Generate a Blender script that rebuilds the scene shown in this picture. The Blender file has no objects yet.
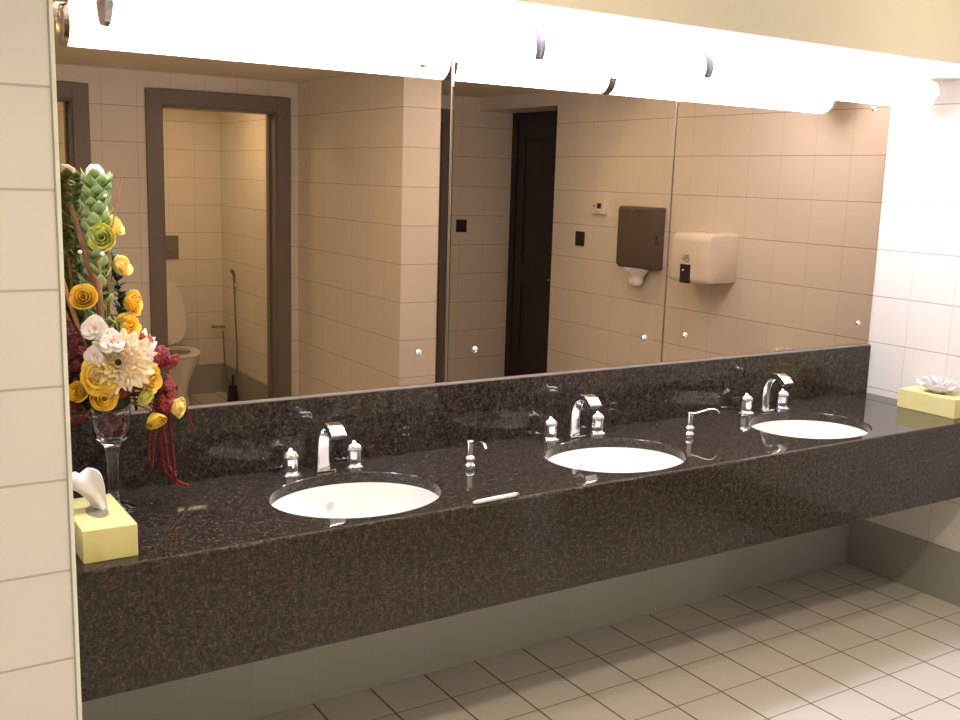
import bpy, bmesh, math, random
from mathutils import Vector, Matrix
random.seed(7)
COL = bpy.context.scene.collection
PI = math.pi

# ------------------------------------------------------------------ materials
def nt(m):
    m.use_nodes = True
    return m.node_tree.nodes, m.node_tree.links, m.node_tree.nodes['Principled BSDF']

def mat(name, col, rough=.5, metal=0., spec=.5, noise=None, bump=0., nscale=40., **kw):
    m = bpy.data.materials.new(name); N, L, b = nt(m)
    b.inputs['Base Color'].default_value = (*col, 1)
    b.inputs['Roughness'].default_value = rough
    b.inputs['Metallic'].default_value = metal
    b.inputs['Specular IOR Level'].default_value = spec
    for k, v in kw.items(): b.inputs[k.replace('_', ' ')].default_value = v
    if noise or bump:
        tc = N.new('ShaderNodeTexCoord'); n = N.new('ShaderNodeTexNoise'); n.inputs['Scale'].default_value = nscale
        n.inputs['Detail'].default_value = 4
        L.new(tc.outputs['Object'], n.inputs['Vector'])
        if noise:
            r = N.new('ShaderNodeValToRGB')
            r.color_ramp.elements[0].position = .3; r.color_ramp.elements[1].position = .7
            r.color_ramp.elements[0].color = (*noise, 1); r.color_ramp.elements[1].color = (*col, 1)
            L.new(n.outputs['Fac'], r.inputs['Fac']); L.new(r.outputs['Color'], b.inputs['Base Color'])
        if bump:
            bp = N.new('ShaderNodeBump'); bp.inputs['Strength'].default_value = bump; bp.inputs['Distance'].default_value = .002
            L.new(n.outputs['Fac'], bp.inputs['Height']); L.new(bp.outputs['Normal'], b.inputs['Normal'])
    return m

def tile_mat(name, au, av, u0, v0, wu, wv, c1, c2, grout, rough=.36, mu=.0020, mv=.0026, ku=.7, kv=1.0, spec=.35):
    """ceramic tiles laid on the plane of world axes au, av; mu/mv joint widths and ku/kv joint darkness across u and v"""
    m = bpy.data.materials.new(name); N, L, b = nt(m)
    g = N.new('ShaderNodeNewGeometry'); s = N.new('ShaderNodeSeparateXYZ'); L.new(g.outputs['Position'], s.inputs[0])
    def mth(op, x, y=None, z=None):
        n = N.new('ShaderNodeMath'); n.operation = op
        for k, v in enumerate((x, y, z)):
            if v is None: continue
            if isinstance(v, (int, float)): n.inputs[k].default_value = v
            else: L.new(v, n.inputs[k])
        return n.outputs[0]
    masks, cells = [], []
    for ax, off, w, mm in ((au, u0, wu, mu), (av, v0, wv, mv)):
        q = mth('DIVIDE', mth('SUBTRACT', s.outputs['XYZ'.index(ax)], off-50*w), w)
        fr = mth('FRACT', q); cells.append(mth('FLOOR', q))
        d = mth('MULTIPLY', mth('MINIMUM', fr, mth('SUBTRACT', 1.0, fr)), w)
        r = N.new('ShaderNodeMapRange'); r.inputs['From Min'].default_value = mm*.45; r.inputs['From Max'].default_value = mm*.8
        r.inputs['To Min'].default_value = 1; r.inputs['To Max'].default_value = 0; L.new(d, r.inputs['Value']); masks.append(r.outputs[0])
    cc = N.new('ShaderNodeCombineXYZ'); L.new(cells[0], cc.inputs[0]); L.new(cells[1], cc.inputs[1])
    wn = N.new('ShaderNodeTexWhiteNoise'); L.new(cc.outputs[0], wn.inputs['Vector'])
    def mixc(f, A, B):
        x = N.new('ShaderNodeMix'); x.data_type = 'RGBA'; L.new(f, x.inputs['Factor'])
        for k, v in (('A', A), ('B', B)):
            if isinstance(v, tuple): x.inputs[k].default_value = (*v, 1)
            else: L.new(v, x.inputs[k])
        return x.outputs['Result']
    base = mixc(wn.outputs['Value'], c1, c2)
    mk = mth('MAXIMUM', mth('MULTIPLY', masks[0], ku), mth('MULTIPLY', masks[1], kv))
    L.new(mixc(mk, base, grout), b.inputs['Base Color'])
    bp = N.new('ShaderNodeBump'); bp.invert = True; bp.inputs['Strength'].default_value = .5; bp.inputs['Distance'].default_value = .001
    L.new(mk, bp.inputs['Height'])
    n = N.new('ShaderNodeTexNoise'); n.inputs['Scale'].default_value = 7; n.inputs['Detail'].default_value = 1
    L.new(g.outputs['Position'], n.inputs['Vector'])
    b2 = N.new('ShaderNodeBump'); b2.inputs['Strength'].default_value = .12; b2.inputs['Distance'].default_value = .004
    L.new(n.outputs['Fac'], b2.inputs['Height']); L.new(bp.outputs['Normal'], b2.inputs['Normal']); L.new(b2.outputs['Normal'], b.inputs['Normal'])
    mr = N.new('ShaderNodeMapRange'); mr.inputs['To Min'].default_value = rough; mr.inputs['To Max'].default_value = .8
    L.new(mk, mr.inputs['Value']); L.new(mr.outputs[0], b.inputs['Roughness'])
    b.inputs['Specular IOR Level'].default_value = spec
    return m

def granite_mat(name):
    m = bpy.data.materials.new(name); N, L, b = nt(m)
    g = N.new('ShaderNodeNewGeometry')
    def ramp(src, pts):
        r = N.new('ShaderNodeValToRGB'); e = r.color_ramp.elements
        while len(e) < len(pts): e.new(.5)
        for k, (p, c) in enumerate(pts): e[k].position = p; e[k].color = (*c, 1)
        L.new(src, r.inputs['Fac']); return r.outputs['Color']
    n1 = N.new('ShaderNodeTexNoise'); n1.inputs['Scale'].default_value = 150; n1.inputs['Detail'].default_value = 6; n1.inputs['Roughness'].default_value = .7
    L.new(g.outputs['Position'], n1.inputs['Vector'])
    base = ramp(n1.outputs['Fac'], [(.36, (.011, .0085, .007)), (.5, (.036, .028, .023)), (.61, (.075, .060, .047)), (.74, (.14, .115, .09))])
    n2 = N.new('ShaderNodeTexNoise'); n2.inputs['Scale'].default_value = 62; n2.inputs['Detail'].default_value = 3
    L.new(g.outputs['Position'], n2.inputs['Vector'])
    cl = ramp(n2.outputs['Fac'], [(.36, (.60, .58, .57)), (.5, (.95, .93, .9)), (.64, (1.4, 1.34, 1.25))])
    mm = N.new('ShaderNodeMix'); mm.data_type = 'RGBA'; mm.blend_type = 'MULTIPLY'; mm.inputs['Factor'].default_value = 1
    L.new(base, mm.inputs['A']); L.new(cl, mm.inputs['B']); base = mm.outputs['Result']
    v = N.new('ShaderNodeTexVoronoi'); v.inputs['Scale'].default_value = 170; L.new(g.outputs['Position'], v.inputs['Vector'])
    fl = ramp(v.outputs['Distance'], [(0., (.03, .026, .022)), (.35, (0, 0, 0))])
    mx = N.new('ShaderNodeMix'); mx.data_type = 'RGBA'; mx.blend_type = 'ADD'; mx.inputs['Factor'].default_value = .7
    L.new(base, mx.inputs['A']); L.new(fl, mx.inputs['B']); L.new(mx.outputs['Result'], b.inputs['Base Color'])
    b.inputs['Roughness'].default_value = .025; b.inputs['Specular IOR Level'].default_value = .34
    return m

def emit(name, col, strength):
    m = bpy.data.materials.new(name); N, L, b = nt(m)
    b.inputs['Base Color'].default_value = (.9, .9, .9, 1); b.inputs['Roughness'].default_value = .4
    b.inputs['Emission Color'].default_value = (*col, 1); b.inputs['Emission Strength'].default_value = strength
    return m

ZR = 2.0222                                  # height of the top tile joint
TC, TC2, GR = (.80, .77, .72), (.78, .75, .70), (.40, .35, .30)
M = {}
M['tile_r'] = tile_mat('wall_tile_right', 'Y', 'Z', -.187, ZR, .1985, .2, TC, TC2, GR, ku=.45)
M['tile_x'] = tile_mat('wall_tile_side', 'Y', 'Z', -2.276, ZR, .2, .2, TC, TC2, GR)
M['tile_y'] = tile_mat('wall_tile_across', 'X', 'Z', -1.905, ZR, .196, .2, TC, TC2, GR)
M['tile_p'] = tile_mat('wall_tile_partition', 'X', 'Z', -1.325, ZR, .24, .2, TC, TC2, GR)
M['tile_s'] = tile_mat('wall_tile_stub', 'X', 'Z', -3.435, ZR, .2, .2, (.81, .80, .785), (.80, .79, .775), (.56, .52, .46), mv=.0042)
M['tile_f'] = tile_mat('floor_tile', 'X', 'Y', -.3825, -.19, .2033, .2033, (.66, .62, .57), (.63, .59, .54), (.16, .115, .08), rough=.35, mu=.0052, mv=.004, ku=1.0, kv=.75)
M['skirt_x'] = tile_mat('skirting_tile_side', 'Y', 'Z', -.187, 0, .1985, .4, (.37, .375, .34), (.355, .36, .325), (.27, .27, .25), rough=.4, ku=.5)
M['skirt_y'] = tile_mat('skirting_tile_across', 'X', 'Z', -.3825, 0, .2033, .4, (.43, .435, .41), (.415, .42, .395), (.35, .34, .31), rough=.4, ku=.5)
M['paint'] = mat('ceiling_paint', (.82, .78, .67), .85, bump=.05, nscale=200)
M['granite'] = granite_mat('polished_granite')
M['mirror'] = mat('bronze_mirror', (.465, .35, .245), 0.0, 1.0)
M['mirror_edge'] = mat('mirror_edge_strip', (.16, .12, .09), .3)
M['channel'] = mat('brushed_channel', (.46, .40, .36), .4, .5)
M['chrome'] = mat('chrome', (.90, .89, .92), .11, 1.0)
M['chrome_soft'] = mat('satin_chrome', (.6, .58, .6), .22, 1.0)
M['clip'] = mat('smoked_chrome', (.22, .20, .25), .5, .2)
M['ceramic'] = mat('white_ceramic', (.86, .84, .80), .12, noise=(.84, .82, .78), nscale=3)
M['frame'] = mat('door_frame_paint', (.20, .175, .165), .45, noise=(.19, .166, .157), nscale=6)
M['darkdoor'] = mat('dark_door_stain', (.018, .014, .018), .3, noise=(.013, .01, .013), nscale=12)
M['trim'] = mat('corner_trim', (.88, .90, .85), .25)
M['trim_dk'] = mat('corner_trim_groove', (.42, .42, .38), .5)
M['plastic_w'] = mat('white_plastic', (.80, .76, .70), .25, bump=.02)
M['plastic_br'] = mat('smoked_brown_plastic', (.115, .09, .078), .3, noise=(.108, .085, .074), nscale=8)
M['plastic_k'] = mat('black_plastic', (.02, .018, .02), .35)
M['switch'] = mat('dark_brown_plastic', (.05, .035, .032), .4)
M['badge'] = mat('grey_print', (.22, .2, .19), .5)
M['grey'] = mat('dull_grey', (.2, .19, .18), .4)
M['brass'] = mat('brass', (.65, .48, .2), .25, 1.0)
M['card'] = mat('yellow_card', (.79, .72, .33), .55, noise=(.77, .70, .32), nscale=30)
M['card_dk'] = mat('box_slot', (.25, .22, .14), .8)
M['tissue'] = mat('tissue_paper', (.86, .85, .88), .8, bump=.2, nscale=120)
M['glass'] = mat('clear_glass', (1, 1, 1), .0, IOR=1.45, Transmission_Weight=1.0)
M['lamp'] = emit('diffuser_glow', (.88, .91, 1.13), 16.0)
M['lamp_body'] = mat('lamp_body', (.8, .78, .78), .35)
M['down'] = emit('downlight_glow', (1.0, .83, .58), 96.0)
M['stall'] = emit('stall_light_glow', (1.0, .84, .56), 62.0)
def petal_mat(n, a, b): return mat(n, a, .55, noise=b, nscale=35, bump=.3, Subsurface_Weight=.15, Subsurface_Scale=.01)
M['rose_pale'] = petal_mat('pale_yellow_petal', (.88, .70, .25), (.85, .60, .15))
M['rose_gold'] = petal_mat('golden_petal', (.86, .58, .05), (.84, .46, .03))
M['rose_green'] = petal_mat('green_yellow_petal', (.74, .72, .12), (.85, .78, .22))
M['rose_amber'] = petal_mat('amber_petal', (.87, .64, .09), (.85, .44, .04))
M['white_petal'] = petal_mat('white_petal', (.92, .84, .78), (.9, .78, .68))
M['peach_petal'] = petal_mat('peach_petal', (.90, .70, .42), (.92, .80, .62))
M['burgundy'] = petal_mat('burgundy_petal', (.16, .012, .018), (.07, .006, .01))
M['crimson'] = petal_mat('crimson_petal', (.36, .03, .03), (.16, .01, .02))
M['orange'] = petal_mat('orange_petal', (.62, .12, .02), (.4, .04, .02))
M['leaf'] = mat('dark_leaf', (.03, .06, .02), .35, noise=(.012, .03, .01), nscale=20)
M['leaf_lt'] = mat('light_green_bract', (.22, .36, .10), .5, noise=(.42, .52, .24), nscale=30)
M['leaf_mid'] = mat('olive_leaf', (.10, .13, .02), .5, noise=(.05, .08, .015), nscale=30)
M['stem'] = mat('green_stem', (.07, .12, .03), .5)
M['twig'] = mat('brown_twig', (.22, .09, .035), .7, noise=(.13, .05, .02), nscale=60, bump=.4)
M['stick'] = mat('tan_stick', (.42, .2, .08), .6)
M['amaranth'] = mat('amaranth_red', (.26, .004, .012), .7, noise=(.14, .002, .008), nscale=150, bump=.6)
M['gypsum'] = mat('pearl_bead', (.9, .85, .75), .3)
M['foam'] = mat('floral_foam', (.03, .05, .02), .9)

# ------------------------------------------------------------------ mesh helpers
class MB:
    def __init__(s): s.v = []; s.f = []; s.mi = []
    def quad(s, a, b, c, d, mi=0):
        n = len(s.v); s.v += [a, b, c, d]; s.f.append((n, n+1, n+2, n+3)); s.mi.append(mi)
    def box(s, x0, x1, y0, y1, z0, z1, mi=0):
        n = len(s.v)
        s.v += [(x, y, z) for z in (z0, z1) for y in (y0, y1) for x in (x0, x1)]
        for f in ((0, 2, 3, 1), (4, 5, 7, 6), (0, 1, 5, 4), (2, 6, 7, 3), (0, 4, 6, 2), (1, 3, 7, 5)):
            s.f.append(tuple(n+i for i in f)); s.mi.append(mi)
        return s
    def rings(s, rs, cap=True, mi=0, closed=True):
        n = len(s.v); k = len(rs[0])
        for r in rs: s.v += [tuple(p) for p in r]
        for i in range(len(rs)-1):
            for j in range(k if closed else k-1):
                a = n+i*k+j; b = n+i*k+(j+1) % k
                s.f.append((a, b, b+k, a+k)); s.mi.append(mi)
        if cap:
            s.f.append(tuple(n+j for j in reversed(range(k)))); s.mi.append(mi)
            s.f.append(tuple(n+(len(rs)-1)*k+j for j in range(k))); s.mi.append(mi)
        return s
    def lathe(s, prof, c=(0, 0, 0), n=24, cap=True, mi=0, sx=1, sy=1):
        rs = [[(c[0]+r*math.cos(2*PI*j/n)*sx, c[1]+r*math.sin(2*PI*j/n)*sy, c[2]+z) for j in range(n)] for r, z in prof]
        return s.rings(rs, cap, mi)
    def tube(s, path, rad, n=10, mi=0, sec=None):
        P = [Vector(p) for p in path]
        if not hasattr(rad, '__len__'): rad = [rad]*len(P)
        rs = []; up = None
        for i, p in enumerate(P):
            t = (P[min(i+1, len(P)-1)]-P[max(i-1, 0)]).normalized()
            if up is None:
                up = Vector((0, 0, 1)) if abs(t.z) < .9 else Vector((1, 0, 0))
            sd = t.cross(up).normalized(); up = sd.cross(t).normalized()
            if sec: rs.append([p+sd*(u*rad[i])+up*(w*rad[i]) for u, w in sec])
            else: rs.append([p+(sd*math.cos(2*PI*j/n)+up*math.sin(2*PI*j/n))*rad[i] for j in range(n)])
        return s.rings(rs, True, mi)
    def ball(s, c, r, n=12, m=8, mi=0, sc=(1, 1, 1)):
        pr = []
        for i in range(m+1):
            a = PI*i/m; pr.append((max(1e-5, r*math.sin(a)), -r*math.cos(a)))
        rs = [[(c[0]+q*math.cos(2*PI*j/n)*sc[0], c[1]+q*math.sin(2*PI*j/n)*sc[1], c[2]+z*sc[2]) for j in range(n)] for q, z in pr]
        return s.rings(rs, True, mi)
    def grid(s, fn, nu, nv, mi=0):
        n = len(s.v)
        for i in range(nu+1):
            for j in range(nv+1): s.v.append(tuple(fn(i/nu, j/nv)))
        for i in range(nu):
            for j in range(nv):
                a = n+i*(nv+1)+j; s.f.append((a, a+nv+1, a+nv+2, a+1)); s.mi.append(mi)
        return s
    def xf(s, Mx, start=0):
        for i in range(start, len(s.v)): s.v[i] = tuple(Mx @ Vector(s.v[i]))
    def build(s, name, mats, parent=None, smooth=False, bevel=0, seg=2, solid=0, sub=0):
        if not isinstance(mats, (list, tuple)): mats = [mats]
        me = bpy.data.meshes.new(name); me.from_pydata([tuple(p) for p in s.v], [], s.f)
        for m in mats: me.materials.append(m)
        for p, k in zip(me.polygons, s.mi): p.material_index = k; p.use_smooth = smooth
        bm = bmesh.new(); bm.from_mesh(me); bmesh.ops.remove_doubles(bm, verts=bm.verts, dist=1e-6)
        bmesh.ops.recalc_face_normals(bm, faces=bm.faces); bm.to_mesh(me); bm.free()
        o = bpy.data.objects.new(name, me); COL.objects.link(o)
        if parent: o.parent = parent
        if solid: q = o.modifiers.new('solid', 'SOLIDIFY'); q.thickness = solid; q.offset = 0
        if bevel:
            q = o.modifiers.new('bevel', 'BEVEL'); q.width = bevel; q.segments = seg; q.limit_method = 'ANGLE'; q.angle_limit = math.radians(35)
        if sub: q = o.modifiers.new('sub', 'SUBSURF'); q.levels = sub; q.render_levels = sub
        if smooth and not sub:
            try: me.set_sharp_from_angle(angle=math.radians(42))
            except Exception: pass
        return o

def struct(o): o['kind'] = 'structure'; return o
def tag(o, label, cat, group=None):
    o['label'] = label; o['category'] = cat
    if group: o['group'] = group
    return o
def thing(name, label, cat, loc, rz=0, group=None, struct_=False):
    o = bpy.data.objects.new(name, None); COL.objects.link(o); o.location = loc; o.rotation_euler = (0, 0, rz); o.empty_display_size = .05
    if struct_: o['kind'] = 'structure'
    else: tag(o, label, cat, group)
    return o
def copy_tree(o, parent=None):
    c = o.copy(); COL.objects.link(c)
    if parent: c.parent = parent
    for ch in [x for x in bpy.data.objects if x.parent == o]: copy_tree(ch, c)
    return c

# ------------------------------------------------------------------ the room
CE = 2.222; SOF = 2.115; D = -3.263; DS = -4.77; XS = -3.435; YS = -.629; XL = -4.95
struct(MB().box(XL-.1, .5, DS-.1, .1, -.1, 0).build('floor', M['tile_f']))
TY, TZ = -1.52, 2.62                              # the ceiling is raised in a bay in front of the soffit
struct(MB().box(XL-.1, .5, DS-.1, TY, CE, TZ+.1).box(XL-.1, .5, TY, -.6, TZ, TZ+.1).build('ceiling', M['paint']))
struct(MB().box(XS, .12, -.6, .1, SOF, TZ+.1).build('trim_1', M['paint']))                 # dropped soffit above the mirror
struct(MB().box(XS-.02, .1, 0, .1, 0, SOF).build('wall_back', M['tile_y']))
# right wall, with a recess for the dark door
w = MB().box(0, .12, -2.37, -.6, 0, TZ).box(0, .12, -.6, 0, 0, SOF).box(0, .292, D, -2.37, 2.132, CE).box(.12, .292, -2.5, -2.37, 0, 2.132)
struct(w.build('wall_right', M['tile_r']))
# stub wall to the left of the counter
struct(MB().box(XL, XS, YS, .1, 0, TZ).build('wall_left', M['tile_s']))
struct(MB().box(XL-.1, XL, DS, YS, 0, TZ).build('wall_far_left', M['tile_x']))
t2 = MB().box(XS-.005, XS+.003, YS-.004, YS+.01, 0, TZ, 0); t2.box(XS-.008, XS-.005, YS-.002, YS+.01, 0, TZ, 1)
struct(t2.build('trim_2', [M['trim'], M['trim_dk']]))
# wall with the cubicle doors
OP = [(-3.36, -2.646), (-2.164, -1.464), (-1.02, -.30)]
w = MB(); xs = [XL] + [v for p in OP for v in p] + [.5]
for k in range(0, len(xs), 2): w.box(xs[k], xs[k+1], D-.14, D, 0, CE)
for a, b in OP: w.box(a, b, D-.14, D, 2.04, CE)
struct(w.build('wall_front', M['tile_y']))
# partition pier between the cubicles and the entrance
w = MB().box(-1.325, -1.105, D, -1.887, 0, CE)
o = w.build('wall_partition', [M['tile_x'], M['tile_p']]); struct(o)
for p in o.data.polygons:
    if abs(p.normal.y) > .5: p.material_index = 1
# cubicle walls
w = MB().box(XL, .5, DS-.1, DS, 0, CE); struct(w.build('wall_cubicle_rear', M['tile_y']))
for n, (a, b) in enumerate([(-1.313, -1.2), (-2.5, -2.37)]):
    struct(MB().box(a, b, DS, D-.14, 0, CE).build('wall_cubicle_side', M['tile_x']))
# skirting
struct(MB().box(XS, 0, -.008, 0, 0, .2222).build('baseboard_back', M['skirt_y']))
struct(MB().box(-.008, 0, -2.37, -.008, 0, .2222).build('baseboard_right', M['skirt_x']))
w = MB()
for k in range(0, len(xs), 2):
    a, b = xs[k], xs[k+1]
    w.box(a+(.09 if k else 0), b-(.09 if k < len(xs)-2 else 0), D, D+.008, 0, .2222)
struct(w.build('baseboard_front', M['skirt_y']))
struct(MB().box(-2.37, -1.313, DS, DS+.008, 0, .2222).build('baseboard_cubicle_rear', M['skirt_y']))
struct(MB().box(-1.321, -1.313, DS+.008, D-.14, 0, .2222).build('baseboard_cubicle_side', M['skirt_x']))

def door_frame(n, a, b, leaf=None, y=D):
    r = thing('door_%d' % n, '', '', ((a+b)/2, y, 0), struct_=True)
    h = (b-a)/2; m = MB(); T = .035; W = .088
    m.box(-h-W, -h, 0, .016, 0, 2.04+W); m.box(h, h+W, 0, .016, 0, 2.04+W); m.box(-h, h, 0, .016, 2.04, 2.04+W)   # architrave
    m.box(-h-.002, -h+.012, -.155, .004, 0, 2.04); m.box(h-.012, h+.002, -.155, .004, 0, 2.04); m.box(-h+.012, h-.012, -.155, .004, 2.028, 2.042)
    m.box(h-.026, h-.012, -.11, -.07, 0, 2.028); m.box(-h+.012, -h+.026, -.11, -.07, 0, 2.028)                        # door stops
    m.build('door_frame', M['frame'], r, bevel=.004)
    if leaf:
        m = MB().box(-h+.028, h-.028, -.06, -.02, .01, 2.02); lf = m.build('door_leaf', M[leaf], r, bevel=.003)
    return r
door_frame(1, *OP[1]); door_frame(2, *OP[0]); door_frame(3, *OP[2], leaf='frame')
# dark entrance door in the recess of the right wall
r = thing('door_4', '', '', (.292, (D-2.5)/2, 0), struct_=True)
hw = (-2.5-D)/2
m = MB().box(-.02, .03, -hw, -hw+.07, 0, 2.132).box(-.02, .03, hw-.07, hw, 0, 2.132).box(-.02, .03, -hw+.07, hw-.07, 2.085, 2.132)
m.build('door_frame', M['darkdoor'], r, bevel=.004)
m = MB().box(-.005, .035, -hw+.07, hw-.07, .01, 2.085).box(-.012, -.004, -hw+.07, -hw+.16, .01, 2.085).box(-.012, -.004, hw-.16, hw-.07, .01, 2.085)
m.box(-.012, -.004, -hw+.16, hw-.16, 1.96, 2.085).box(-.012, -.004, -hw+.16, hw-.16, .95, 1.1).box(-.012, -.004, -hw+.16, hw-.16, .01, .25)
lf = m.build('door_leaf', M['darkdoor'], r, bevel=.003)
m = MB().tube([(-.012, hw-.11, 1.02), (-.055, hw-.11, 1.02), (-.055, hw-.22, 1.02)], .008)
m.build('door_handle', M['chrome_soft'], lf, smooth=True)

# ------------------------------------------------------------------ vanity counter
YF = -.58; ZC = .794; TH = .034
SINKS = [(-2.628, -.334), (-1.692, -.336), (-.745, -.332)]; SA, SB = .246, .203
van = thing('vanity_counter', 'long dark speckled granite counter with deep apron fixed under the mirror', 'counter', (0, 0, 0))
m = MB(); YB = -.02; ch = .007
def loop(cx, cy):
    x0, x1, y0, y1 = cx-.4, cx+.4, YF+ch, YB
    ang = [2*PI*k/96 for k in range(96)] + [math.atan2(y-cy, x-cx) % (2*PI) for x in (x0, x1) for y in (y0, y1)]
    ang = sorted(set(round(a, 6) for a in ang)); out = []
    for a in ang:
        c, s_ = math.cos(a), math.sin(a)
        t = min([((x1-cx)/c if c > 1e-9 else (x0-cx)/c if c < -1e-9 else 9e9), ((y1-cy)/s_ if s_ > 1e-9 else (y0-cy)/s_ if s_ < -1e-9 else 9e9)])
        te = 1/math.sqrt((c/SA)**2+(s_/SB)**2)
        out.append(((cx+c*t, cy+s_*t), (cx+c*te, cy+s_*te), (cx+c*(te+.003), cy+s_*(te+.003))))
    return out
for cx, cy in SINKS:
    lp = loop(cx, cy); n = len(lp)
    for k in range(n):
        (o1, e1, g1), (o2, e2, g2) = lp[k], lp[(k+1) % n]
        m.quad((*o1, ZC), (*o2, ZC), (*g2, ZC), (*g1, ZC)); m.quad((*g1, ZC), (*g2, ZC), (*e2, ZC-.003), (*e1, ZC-.003))
        m.quad((*e1, ZC-.003), (*e2, ZC-.003), (*e2, ZC-TH), (*e1, ZC-TH))
        m.quad((*o1, ZC-TH), (*o2, ZC-TH), (*e2, ZC-TH), (*e1, ZC-TH))
xe = [XS+.002] + [v for cx, cy in SINKS for v in (cx-.4, cx+.4)] + [-.002]
for k in range(0, len(xe), 2):
    m.quad((xe[k], YF+ch, ZC), (xe[k+1], YF+ch, ZC), (xe[k+1], YB, ZC), (xe[k], YB, ZC))
    m.quad((xe[k], YF+ch, ZC-TH), (xe[k+1], YF+ch, ZC-TH), (xe[k+1], YB, ZC-TH), (xe[k], YB, ZC-TH))
for k in range(len(xe)-1):
    a, b = xe[k], xe[k+1]
    m.quad((a, YF+ch, ZC), (b, YF+ch, ZC), (b, YF+.002, ZC-.002), (a, YF+.002, ZC-.002))
    m.quad((a, YF+.002, ZC-.002), (b, YF+.002, ZC-.002), (b, YF, ZC-ch), (a, YF, ZC-ch))
    m.quad((a, YF, ZC-ch), (b, YF, ZC-ch), (b, YF, ZC-TH), (a, YF, ZC-TH)); m.quad((a, YF, ZC-TH), (b, YF, ZC-TH), (b, YF+ch, ZC-TH), (a, YF+ch, ZC-TH))
m.build('worktop', M['granite'], van)
MB().box(XS+.002, -.009, YF+.0005, YF+.022, .489, ZC-TH).build('apron', M['granite'], van)
MB().box(XS+.002, -.002, -.022, -.001, ZC-TH, 1.005).build('backsplash', M['granite'], van, bevel=.0015)
MB().box(XS+.002, -.009, YF+.022, YF+.06, ZC-TH-.03, ZC-TH).build('support_rail', M['grey'], van)

# sinks
def sink(k, cx, cy, label):
    r = thing('sink_basin', label, 'sink', (cx, cy, ZC-TH), 0, 'oval undermount sinks in the granite counter')
    m = MB(); pr = [(1.06, 0), (1.0, -.001), (.985, -.008), (.96, -.03), (.90, -.062), (.78, -.098), (.58, -.125), (.34, -.140), (.12, -.145), (.085, -.146)]
    n = 64
    rs = [[(SA*q*math.cos(2*PI*j/n), SB*q*math.sin(2*PI*j/n), z*1.25-.001) for j in range(n)] for q, z in pr]
    m.rings(rs, cap=False)
    m.build('bowl', M['ceramic'], r, smooth=True, solid=.008)
    d = MB().lathe([(.001, .004), (.014, .004), (.02, .002), (.023, 0), (.023, -.01)], (0, 0, -.180), 24)
    d.build('drain', M['chrome_soft'], r, smooth=True)
    h = MB().lathe([(.001, .0), (.009, 0), (.011, .004), (.001, .004)], (0, 0, 0), 16)
    h.xf(Matrix.Translation((0, SB*.90, -.055)) @ Matrix.Rotation(PI/2, 4, 'X'))
    h.build('overflow_cap', M['chrome_soft'], r, smooth=True)
sink(0, *SINKS[0], 'white oval sink nearest the flower vase'); sink(1, *SINKS[1], 'white oval sink in the middle of the counter'); sink(2, *SINKS[2], 'white oval sink nearest the right wall')

# taps
def faucet():
    r = thing('faucet', '', 'tap', (0, 0, ZC), 0, 'chrome tap sets behind the sinks')
    path = [(0, .003, .004), (0, .004, .03), (0, .005, .06), (0, .002, .09), (0, -.007, .115), (0, -.022, .136), (0, -.045, .149), (0, -.07, .151), (0, -.092, .142), (0, -.108, .124)]
    wd = [.021, .0195, .019, .0185, .0185, .0195, .021, .0235, .025, .0245]
    sec = []
    for a, b in ((1, 1), (-1, 1), (-1, -1), (1, -1)):
        for q in range(4):
            an = {(1, 1): 0, (-1, 1): 90, (-1, -1): 180, (1, -1): 270}[(a, b)]+q*30
            sec.append((a*.72+.28*math.cos(math.radians(an)), (b*.5+.2*math.sin(math.radians(an)))))
    sec = sec
    m = MB()
    rs = []
    for i, p in enumerate(path):
        t = (Vector(path[min(i+1, len(path)-1)])-Vector(path[max(i-1, 0)])).normalized(); sd = Vector((1, 0, 0)); up = sd.cross(t)
        rs.append([Vector(p)+sd*(u*wd[i])+up*(v*.016) for u, v in sec])
    m.rings(rs); m.build('spout', M['chrome'], r, smooth=True)
    MB().box(-.032, .032, -.026, .03, 0, .006).build('base_plate', M['chrome'], r, bevel=.003)
    for s_ in (-1, 1):
        dx = s_*.103
        h = MB(); n = 32
        fl = [(.0235*(1+.05*math.cos(8*2*PI*j/n))) for j in range(n)]
        rs = [[(dx+fl[j]*k*math.cos(2*PI*j/n), .005+fl[j]*k*math.sin(2*PI*j/n), z) for j in range(n)] for k, z in ((.95, .008), (1, .012), (1, .050))]
        h.rings(rs); hd = h.build('handle', M['chrome'], r, smooth=True)
        MB().lathe([(.0235, -.002), (.027, .001), (.027, .008), (.0255, .012), (.021, .018), (.014, .0225), (.008, .0245), (.006, .027), (.004, .029), (.0005, .0295)], (dx, .005, .050), 24).build('cap', M['chrome'], hd, smooth=True)
        MB().lathe([(.035, 0), (.035, .003), (.029, .007), (.023, .010)], (dx, .005, 0), 28).build('flange', M['chrome'], hd, smooth=True)
    return r
F0 = faucet()
for k, (x, y, lb) in enumerate([(-2.618, -.078, 'chrome arched tap with two fluted handles behind the sink nearest the flowers'),
                          (-1.668, -.078, 'chrome arched tap with two fluted handles behind the middle sink'),
                          (-.712, -.078, 'chrome arched tap with two fluted handles behind the sink nearest the right wall')]):
    o = F0 if k == 0 else copy_tree(F0)
    o.location = (x, y, ZC); o['label'] = lb

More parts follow.
